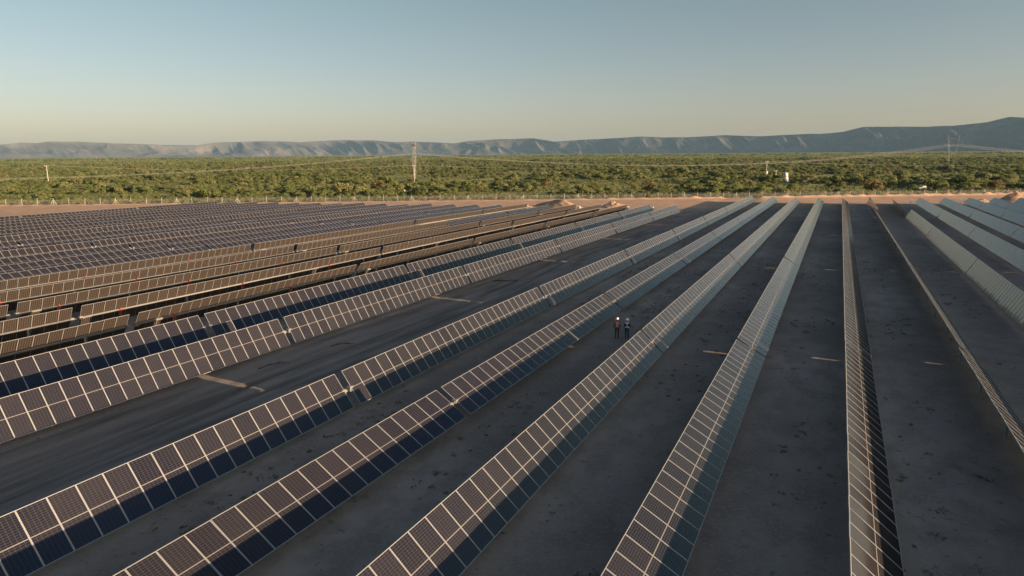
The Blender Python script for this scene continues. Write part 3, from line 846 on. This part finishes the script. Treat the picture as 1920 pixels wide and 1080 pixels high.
def crown_mesh(name, V, F, mat):
    me = bpy.data.meshes.new(name); me.from_pydata(V.tolist(), [], F.tolist()); me.materials.append(mat); me.update(); return me
KINDS = [  # height, width, lobes, quads per lobe, leaf size, trunk, leaf, label
    (4.6, 7.2, 15, 85, 0.50, 0.9, 'leaf', 'broad rounded olive green thorn tree beyond the fence'),
    (5.6, 6.6, 15, 85, 0.50, 1.3, 'leaf', 'tall domed olive green tree beyond the fence'),
    (3.2, 5.6, 11, 75, 0.42, 0.4, 'leaf', 'low spreading green bush beyond the fence'),
    (4.0, 5.0, 11, 75, 0.42, 0.8, 'leaf', 'compact bushy green tree beyond the fence'),
    (7.2, 7.4, 16, 80, 0.55, 1.8, 'leaf_dry', 'large brown dry-leaved tree beyond the fence'),
    (2.3, 3.2, 7, 60, 0.34, 0.2, 'leaf', 'small olive shrub beyond the fence'),
]
SRC = []          # (trunk mesh, crown mesh, joined mesh)
for i, (H, W, lo, per, ls, th, lf, lab) in enumerate(KINDS):
    V, F, tb = tree_data(100 + i * 7, H, W, lo, per, ls, th)
    cm = crown_mesh('crown', V, F, M[lf]); tm = tb.mesh('trunk', [M['bark']], True)
    jb = bpy.data.meshes.new('scrub_plant')
    nv = len(V)
    jb.from_pydata(V.tolist() + tb.v, [], F.tolist() + [tuple(q + nv for q in f) for f in tb.f])
    jb.materials.append(M[lf]); jb.materials.append(M['bark'])
    jb.polygons.foreach_set('material_index', [0] * len(F) + [1] * len(tb.f)); jb.update()
    SRC.append((tm, cm, jb))
CL = []           # coarse groves for the far distance
for i in range(3):
    V, F, tb = tree_data(300 + i, 6.5 + i * 0.7, 30, 34, 26, 1.9, 0.5, 0.6)
    CL.append(crown_mesh('grove', V, F, M['leaf']))

def strip_open(x, y):            # the open grassy verge along the track outside the fence
    d = (y - fence_y(x)) * ux
    return 9 < d < 22 and -330 < x < -95
pts = []
def scatter(r0, r1, cell, keep, minf=3.0):
    n = int(r1 / cell) + 2
    out = []
    gx = np.arange(-n, n) * cell
    for yv in np.arange(0, r1 + cell, cell):
        for xv in gx:
            if xv < -yv * 2.2 - 60 or xv > yv * 0.28 + 60: continue
            x = xv + rng.uniform(-.5, .5) * cell; y = yv + rng.uniform(-.5, .5) * cell
            d = math.hypot(x, y)
            if d < r0 or d >= r1: continue
            if (y - fence_y(x)) * ux < minf: continue
            az = math.degrees(math.atan2(x, y))
            if az < -67 or az > 16: continue
            if rng.random() > keep: continue
            out.append((x, y, d))
    return out
near = [p for p in scatter(100, 720, 3.7, 0.88, 6.0) if not strip_open(p[0], p[1])]
def patch(L):
    a = np.array(L)
    return fbm(a[:, 0] * 0.022, a[:, 1] * 0.022, 3, 71) + 0.35 * (vnoise(a[:, 0] * 0.11, a[:, 1] * 0.11, 75) - 0.5)
near = [p + (q,) for p, q in zip(near, patch(near)) if q > 0.47 or (q > 0.38 and rng.random() < 0.6) or rng.random() < 0.10]
hidden_zone = [(-28.4, 431, 7), (33.4, 349, 5), (-237, 359.6, 3), (-403, 240, 3), (-38.7, 428, 4), (-164.3, 241.3, 3)]
def clear(x, y):
    for hx, hy, r_ in hidden_zone:
        v = Vector((hx, hy)); t = (x * hx + y * hy) / v.length_squared
        if math.hypot(x - hx, y - hy) < r_: return False
        if 0.84 < t < 1 and math.hypot(x - hx * t, y - hy * t) < r_ * 0.55 and r_ >= 5: return False
    return True
near = [p for p in near if clear(p[0], p[1])]
near.sort(key=lambda p: p[2])
SPECIAL = [(12.2, 309.5, 1.05), (-192.6, 262, 0.95), (-196, 246, 0.8), (-71, 283.5, 0.9), (-132, 318, 0.85), (60, 352, 0.8)]
for sx, sy, sc_ in SPECIAL: near = [p for p in near if math.hypot(p[0] - sx, p[1] - sy) > 5]
cand = []
for p in near:
    u_, v_, z_ = cam_px((p[0], p[1], 1.0))
    cand.append((-30 < u_ < 1950))
LANDMARKS = [(-28.4, 431, 'the water tank'), (33.4, 349, 'the hidden pickup'), (-237, 360, 'the pylon-side pole'), (-403, 240, 'the lone pole'), (-164, 241, 'the white marker'), (-77, 205, 'the wide sand heap'), (53, 290, 'the berm-side heap'), (-20, 280, 'the long panel rows'), (-300, 115, 'the bare sand strip'), (-110, 330, 'the grassy verge end')]
SIZES = [(0.5, 'tiny'), (0.62, 'small'), (0.78, 'middling'), (0.95, 'big'), (9, 'very big')]
def tree_label(x, y, k, sc_):
    size = [w for lim, w in SIZES if sc_ < lim][0]
    kind = ('broad thorn tree', 'domed olive tree', 'low spreading bush', 'compact bushy tree', 'brown dry-leaved tree', 'olive shrub')[k]
    d = (y - fence_y(x)) * ux
    band = 'right outside the fence' if d < 10 else ('a little outside the fence' if d < 22 else ('well outside the fence' if d < 45 else 'far outside the fence'))
    lm = min(LANDMARKS, key=lambda q: math.hypot(q[0] - x, q[1] - y))[2]
    return '%s %s %s, nearest %s' % (size, kind, band, lm)
def add_tree(x, y, k, sc_, rz, zs=1.0):
    root = empty('tree' if k not in (2, 5) else 'shrub', (x, y, zb(x, y) - 0.05), (0, 0, rz))
    root.scale = (sc_, sc_, sc_ * zs)
    tm, cm, jb = SRC[k]
    link(bpy.data.objects.new('trunk', tm), root); link(bpy.data.objects.new('crown', cm), root)
    tag(root, tree_label(x, y, k, sc_), 'tree' if k not in (2, 5) else 'shrub', 'trees and shrubs beyond the fence')
for sx, sy, sc_ in SPECIAL: add_tree(sx, sy, 4, sc_, random.uniform(0, 6), 1.0)
for sx, sy, k, sc_ in ((31.2, 344.5, 2, 0.62), (33.0, 343.2, 5, 0.7), (36.2, 346.0, 2, 0.55), (29.0, 348.0, 3, 0.7)): add_tree(sx, sy, k, sc_, random.uniform(0, 6), 1.0)
n_ind = 0; rest_pts = []
for p, ok in zip(near, cand):
    k = int(rng.choice([0, 1, 2, 3, 5], p=[.26, .16, .26, .20, .12])); sc_ = float(np.clip(rng.lognormal(-0.66, 0.38), 0.3, 1.25)) * (1.15 if p[3] > 0.52 else (0.85 if p[3] > 0.42 else 0.6))
    # trees stay lower on the open side of the scrub
    if p[0] < -240: sc_ *= 0.85
    if ok and n_ind < 285:
        n_ind += 1; add_tree(p[0], p[1], k, sc_, random.uniform(0, 6.28), random.uniform(0.85, 1.15))
    else: rest_pts.append((p[0], p[1], k, sc_))
mid = scatter(720, 1500, 6.4, 0.85)
for p, q in zip(mid, patch(mid)):
    if clear(p[0], p[1]) and (q > 0.42 or rng.random() < 0.3): rest_pts.append((p[0], p[1], int(rng.choice([0, 1, 2, 3, 4], p=[.36, .19, .26, .18, .01])), float(np.clip(rng.lognormal(-0.38, 0.32), 0.4, 1.2))))
brush = []
for i in range(1500):            # dense brush hugging the fence
    x = rng.uniform(-330, 110); y = fence_y(x) + abs(rng.normal(0, 1)) * 5.0 + 1.4
    brush.append((x, y, int(rng.choice([5, 2], p=[.85, .15])), float(rng.uniform(0.3, 0.72))))
meadow = [(p[0], p[1], 5, float(rng.uniform(0.16, 0.42))) for p in scatter(100, 430, 3.4, 0.55, 4.0)]
far = []
for p in scatter(1450, 3000, 22, 0.9): far.append((p[0], p[1], int(rng.integers(0, 3)), float(rng.uniform(0.6, 0.95))))
for p in scatter(3000, 9000, 75, 0.95): far.append((p[0], p[1], int(rng.integers(0, 3)), float(rng.uniform(1.4, 2.3))))
print('TREES near', len(near), 'rest', len(rest_pts), 'far', len(far))

def instancer(name, meshes, data, label, cat):
    src = bpy.data.collections.new(name + '_source')
    for i, me in enumerate(meshes):
        src.objects.link(bpy.data.objects.new('source_%02d' % i, me))
    me = bpy.data.meshes.new(name)
    me.from_pydata([(x, y, zb(x, y) - 0.05) for x, y, k, s_ in data], [], [])
    a = me.attributes.new('idx', 'INT', 'POINT'); a.data.foreach_set('value', [d[2] for d in data])
    a = me.attributes.new('scl', 'FLOAT_VECTOR', 'POINT'); a.data.foreach_set('vector', np.array([(d[3], d[3], min(d[3], 1.5) * rng.uniform(0.85, 1.15)) for d in data]).ravel())
    a = me.attributes.new('rot', 'FLOAT_VECTOR', 'POINT'); a.data.foreach_set('vector', np.array([(0, 0, rng.uniform(0, 6.28)) for d in data]).ravel())
    o = new_obj(name, me)
    ng = bpy.data.node_groups.new(name, 'GeometryNodeTree')
    ng.interface.new_socket('Geometry', in_out='INPUT', socket_type='NodeSocketGeometry')
    ng.interface.new_socket('Geometry', in_out='OUTPUT', socket_type='NodeSocketGeometry')
    gi = ng.nodes.new('NodeGroupInput'); go = ng.nodes.new('NodeGroupOutput')
    ip = ng.nodes.new('GeometryNodeInstanceOnPoints'); ci = ng.nodes.new('GeometryNodeCollectionInfo')
    ci.inputs['Collection'].default_value = src; ci.inputs['Separate Children'].default_value = True; ci.inputs['Reset Children'].default_value = True
    def attr(nm, ty):
        n_ = ng.nodes.new('GeometryNodeInputNamedAttribute'); n_.data_type = ty; n_.inputs['Name'].default_value = nm
        return [q for q in n_.outputs if q.enabled][0]
    ng.links.new(gi.outputs[0], ip.inputs['Points']); ng.links.new(ci.outputs[0], ip.inputs['Instance'])
    ip.inputs['Pick Instance'].default_value = True
    ng.links.new(attr('idx', 'INT'), ip.inputs['Instance Index'])
    ng.links.new(attr('rot', 'FLOAT_VECTOR'), ip.inputs['Rotation']); ng.links.new(attr('scl', 'FLOAT_VECTOR'), ip.inputs['Scale'])
    ng.links.new(ip.outputs[0], go.inputs[0])
    md = o.modifiers.new('scatter', 'NODES'); md.node_group = ng
    return tag(o, label, cat, kind='stuff')
instancer('scrub_woodland', [q[2] for q in SRC], rest_pts, 'dense olive scrub woodland stretching away beyond the fence', 'woodland')
instancer('fence_brush', [q[2] for q in SRC], brush, 'low olive brush growing along the outside of the fence', 'brush')
instancer('meadow_tufts', [q[2] for q in SRC], meadow, 'low yellow-green tufts covering the clearings beyond the fence', 'ground cover')
instancer('far_woodland', CL, far, 'far flat woodland fading towards the mountains', 'woodland')

# weeds and dry stalks on the shaded soil
wb = []
rw = np.random.default_rng(5)
Vw = []
def tuft(x, y, s_):
    n = int(rw.integers(10, 26))
    c = np.column_stack([x + rw.normal(0, 0.17 * s_, n), y + rw.normal(0, 0.17 * s_, n), np.full(n, gz(x, y) + 0.06) + rw.uniform(0.0, 0.03 + 0.15 * s_, n)])
    Vw.append(leaf_quads(c, np.tile([0, 0, 0.6], (n, 1)), 0.075 * rw.uniform(0.5, 1.5, n), rw))
for i in range(2600):
    lane = int(rw.choice([0, 1, 2, 3, 4, 5], p=[.34, .24, .14, .10, .10, .08]))
    cx = [-21.9, -15.0, -8.2, -1.4, 5.4, 12.2][lane]
    y = rw.uniform(8, 110) if rw.random() < 0.8 else rw.uniform(110, 230)
    x = cx + rw.normal(0, 1.5)
    if vnoise(np.array([x * 0.25]), np.array([y * 0.16]), 88)[0] < 0.47: continue
    tuft(x, y, rw.uniform(0.2, 1.0) ** 1.5)
Vw = np.concatenate(Vw)
tag(new_obj('weeds', crown_mesh('weeds', Vw, np.arange(len(Vw)).reshape(-1, 4), M['weed'])), 'scattered dark weeds growing between the panel rows', 'weeds', kind='stuff')
def branch(x, y, rz, s_, label):
    b = MB(); z = gz(x, y) + 0.10
    b.tube([(-1.3 * s_, 0, 0.05), (-0.3 * s_, 0.1 * s_, 0.16), (0.5 * s_, -0.06, 0.12), (1.3 * s_, 0.12 * s_, 0.06)], [0.05 * s_, 0.045 * s_, 0.03 * s_, 0.012], 5)
    for k in range(7):
        t = random.uniform(-0.9, 0.9) * s_; an = random.uniform(-1.3, 1.3)
        b.tube([(t, 0.03, 0.12), (t + 0.35 * math.cos(an) * s_, 0.5 * math.sin(an) * s_, 0.2), (t + 0.7 * math.cos(an) * s_, 0.7 * math.sin(an) * s_, 0.12)], [0.025 * s_, 0.016 * s_, 0.006], 4)
    o = b.obj('fallen_branch', M['deadwood'], None, True); o.location = (x, y, z); o.rotation_euler = (0, 0, rz)
    tag(o, label, 'branch')
branch(-35.3, 72.5, 0.3, 1.2, 'longest dry fallen branch on the service track')
branch(-35.6, 35.0, 1.2, 0.8, 'short forked dry branch beside the lit streak on the track')
branch(-34.6, 41.5, 0.8, 0.7, 'tangle of dry twigs farther along the service track')

# ---------------------------------------------------------------- two workers
def capsule(b, p0, r0, p1, r1, n=12):
    p0, p1 = Vector(p0), Vector(p1); d = p1 - p0
    if d.length < 1e-6: d = Vector((0, 0, 1e-3)); p1 = p0 + d
    t = d.normalized(); pts, rad = [], []
    for k in range(5): a = math.pi / 2 * (1 - k / 4); pts.append(p0 - t * r0 * math.sin(a)); rad.append(max(r0 * math.cos(a), 1e-4))
    for k in range(5): a = math.pi / 2 * k / 4; pts.append(p1 + t * r1 * math.sin(a)); rad.append(max(r1 * math.cos(a), 1e-4))
    b.tube(pts, rad, n)
SKIN = simple('skin', (0.42, 0.26, 0.18), 0.55); HAIR = simple('dark_hair', (0.03, 0.022, 0.018), 0.7)
def worker(x, y, rz, h, cols, vest_fn, vest_mats, stride, label):
    root = empty('person', (x, y, gz(x, y) + 0.06), (0, 0, rz))
    b = MB()
    for s_ in (-1, 1):
        st = stride * s_
        hip = (0.095 * s_, 0, 0.93); knee = (0.105 * s_, st * 0.5 + 0.03, 0.50); ank = (0.11 * s_, st, 0.10)
        capsule(b, hip, 0.095, knee, 0.066); capsule(b, knee, 0.066, ank, 0.048)
        capsule(b, (ank[0], ank[1] - 0.05, 0.055), 0.05, (ank[0] + 0.015 * s_, ank[1] + 0.17, 0.045), 0.042)
        sh = (0.195 * s_, 0, 1.42); el = (0.265 * s_, -st * 0.35 - 0.02, 1.14); wr = (0.275 * s_, -st * 0.8 + 0.06, 0.90)
        capsule(b, sh, 0.062, el, 0.048); capsule(b, el, 0.047, wr, 0.033)
        pe = (wr[0] - 0.005 * s_, wr[1] + 0.02, 0.82)
        capsule(b, (wr[0], wr[1] - 0.018, 0.875), 0.024, (pe[0], pe[1] - 0.026, pe[2]), 0.021); capsule(b, (wr[0], wr[1] + 0.018, 0.875), 0.024, (pe[0], pe[1] + 0.026, pe[2]), 0.021)
        for k, ln in enumerate((0.062, 0.075, 0.07, 0.055)):
            fy = pe[1] + 0.034 - k * 0.0225
            m_ = (pe[0] - 0.012 * s_, fy + 0.004, pe[2] - ln * 0.6)
            capsule(b, (pe[0], fy, pe[2]), 0.0098, m_, 0.0092, 8); capsule(b, m_, 0.0092, (m_[0] - 0.02 * s_, fy + 0.006, m_[2] - ln * 0.45), 0.008, 8)
        capsule(b, (wr[0], wr[1] + 0.03, 0.862), 0.0125, (wr[0] - 0.012 * s_, wr[1] + 0.068, 0.815), 0.0105, 8); capsule(b, (wr[0] - 0.012 * s_, wr[1] + 0.068, 0.815), 0.0105, (wr[0] - 0.02 * s_, wr[1] + 0.072, 0.785), 0.009, 8)
        capsule(b, (0.10 * s_, 0, 1.30), 0.112, (0.075 * s_, 0, 1.06), 0.105); capsule(b, (0.075 * s_, 0, 1.06), 0.105, (0.09 * s_, -0.01, 0.95), 0.11)
        capsule(b, (0.0, -0.005, 1.46), 0.06, sh, 0.066); capsule(b, (0.03 * s_, 0, 1.36), 0.11, (0.1 * s_, 0, 1.30), 0.112)
        capsule(b, (0.088 * s_, 0.0, 1.635), 0.014, (0.094 * s_, -0.01, 1.655), 0.018, 8)
    capsule(b, (0, -0.01, 1.44), 0.062, (0, 0.005, 1.56), 0.055)
    capsule(b, (0, 0.015, 1.615), 0.086, (0, 0.0, 1.68), 0.094); capsule(b, (0, 0.045, 1.575), 0.05, (0, 0.04, 1.60), 0.06)
    capsule(b, (0, 0.10, 1.65), 0.012, (0, 0.118, 1.622), 0.017, 8); capsule(b, (-0.02, 0.092, 1.588), 0.009, (0.02, 0.092, 1.588), 0.009, 8)
    for s_ in (-1, 1): capsule(b, (0.034 * s_, 0.088, 1.665), 0.012, (0.036 * s_, 0.088, 1.665), 0.012, 8)
    tmp = bpy.data.objects.new('tmp_person', b.mesh('tmp_person', [SKIN])); COL.objects.link(tmp)
    md = tmp.modifiers.new('r', 'REMESH'); md.mode = 'VOXEL'; md.voxel_size = 0.0085
    sm = tmp.modifiers.new('s', 'SMOOTH'); sm.iterations = 3; sm.factor = 0.4
    dg = bpy.context.evaluated_depsgraph_get(); dg.update()
    me = bpy.data.meshes.new_from_object(tmp.evaluated_get(dg)); bpy.data.objects.remove(tmp)
    me.name = 'body'
    me.materials.clear()
    for mt in (SKIN, HAIR, cols[0], cols[1], cols[2]): me.materials.append(mt)
    nv = len(me.vertices); co = np.empty(nv * 3); me.vertices.foreach_get('co', co); co = co.reshape(-1, 3)
    nf = len(me.polygons); cen = np.empty(nf * 3); me.polygons.foreach_get('center', cen); cen = cen.reshape(-1, 3)
    nrm = np.empty(nf * 3); me.polygons.foreach_get('normal', nrm); nrm = nrm.reshape(-1, 3)
    X_, Y_, Z_ = cen.T
    mi = np.full(nf, 2)                                   # shirt
    mi[(Z_ < 1.0) & (np.abs(X_) < 0.215)] = 3             # trousers
    mi[Z_ < 0.12] = 4                                     # boots
    mi[(Z_ < 0.905) & (np.abs(X_) > 0.222)] = 0
    mi[Z_ > 1.50] = 0
    mi[(Z_ > 1.56) & (Y_ < -0.005) & (np.abs(X_) < 0.095)] = 1
    me.polygons.foreach_set('material_index', mi); me.polygons.foreach_set('use_smooth', [True] * nf); me.update()
    new_obj('body', me, root)
    # vest: a loose shell over the torso
    sel = np.where((Z_ > 0.97) & (Z_ < 1.475) & (np.abs(X_) < 0.205 - 0.06 * (Z_ > 1.44)))[0]
    vn = np.empty(nv * 3); me.vertices.foreach_get('normal', vn); vn = vn.reshape(-1, 3)
    off = co + vn * 0.02
    idx = {}; V = []; F = []; Mi = []
    for f in sel:
        q = []
        for vi in me.polygons[f].vertices:
            if vi not in idx: idx[vi] = len(V); V.append(tuple(off[vi]))
            q.append(idx[vi])
        F.append(q); Mi.append(vest_fn(*cen[f], nrm[f][1]))
    vm = bpy.data.meshes.new('vest'); vm.from_pydata(V, [], F)
    for mt in vest_mats: vm.materials.append(mt)
    vm.polygons.foreach_set('material_index', Mi); vm.polygons.foreach_set('use_smooth', [True] * len(F)); vm.update()
    new_obj('vest', vm, root)
    b = MB(); b.lathe([(0.165, 0), (0.17, 0.006), (0.128, 0.02), (0.124, 0.06), (0.108, 0.11), (0.07, 0.145), (0.03, 0.157), (0.0, 0.158)], 24, (0, 0.0, 1.655)); hm = b.obj('helmet', M['white'], root, True)
    b = MB(); b.box((0, 0, 1.79), (0.03, 0.2, 0.045)); b.obj('ridge', M['white'], hm)
    root.scale = (h, h, h)
    tag(root, label, 'person')
RED = simple('red_vest', (0.72, 0.075, 0.03), 0.7); CREAM = simple('reflective_cream', (0.75, 0.66, 0.45), 0.5); PALE = simple('reflective_pale', (0.72, 0.76, 0.78), 0.4); BLACK = simple('black_cloth', (0.02, 0.02, 0.022), 0.8)
BEIGE = simple('pale_yellow_vest', (0.62, 0.55, 0.38), 0.7)
GREYT = simple('grey_trousers', (0.085, 0.08, 0.075), 0.85); JEANS = simple('blue_jeans', (0.03, 0.055, 0.10), 0.85); GSHIRT = simple('grey_blue_shirt', (0.12, 0.14, 0.17), 0.85); BOOT = simple('dark_boots', (0.03, 0.025, 0.02), 0.7)
def vest_red(x, y, z, ny):
    if ny < 0.1:
        if abs(abs(x) - abs(z - 1.17) * 0.85) < 0.026 and abs(z - 1.17) < 0.12: return 1
        if 1.345 < z < 1.39 and abs(x) < 0.12: return 2
    return 0
def vest_pale(x, y, z, ny):
    if ny < 0.1 and abs(abs(x) - abs(z - 1.24) * 0.62) < 0.03: return 2
    if z < 1.03: return 1
    if z > 1.36: return 1
    if abs(x) < abs(z - 1.24) * 0.62: return 1
    return 0
worker(-15.5, 52.6, 0.30, 0.99, (GSHIRT, GREYT, BOOT), vest_red, (RED, CREAM, PALE), 0.10, 'person in red vest with pale cross, grey trousers and white helmet')
worker(-14.75, 52.9, 0.26, 0.96, (GSHIRT, JEANS, BOOT), vest_pale, (BLACK, BEIGE, PALE), -0.06, 'person in black and cream harness vest, blue jeans and white helmet')

# ---------------------------------------------------------------- haze
hb = MB(); hb.box((0, 0, 160), (43000, 43000, 354))
hm = bpy.data.materials.new('haze'); hm.use_nodes = True
ht = hm.node_tree; ht.nodes.clear()
ho = ht.nodes.new('ShaderNodeOutputMaterial'); hv = ht.nodes.new('ShaderNodeVolumePrincipled')
hv.inputs['Color'].default_value = (0.42, 0.69, 1.0, 1); hv.inputs['Density'].default_value = 2.3e-5
ht.links.new(hv.outputs[0], ho.inputs['Volume'])
tag(hb.obj('haze', hm), 'thin pale haze in the air over the plain', 'haze', kind='stuff')
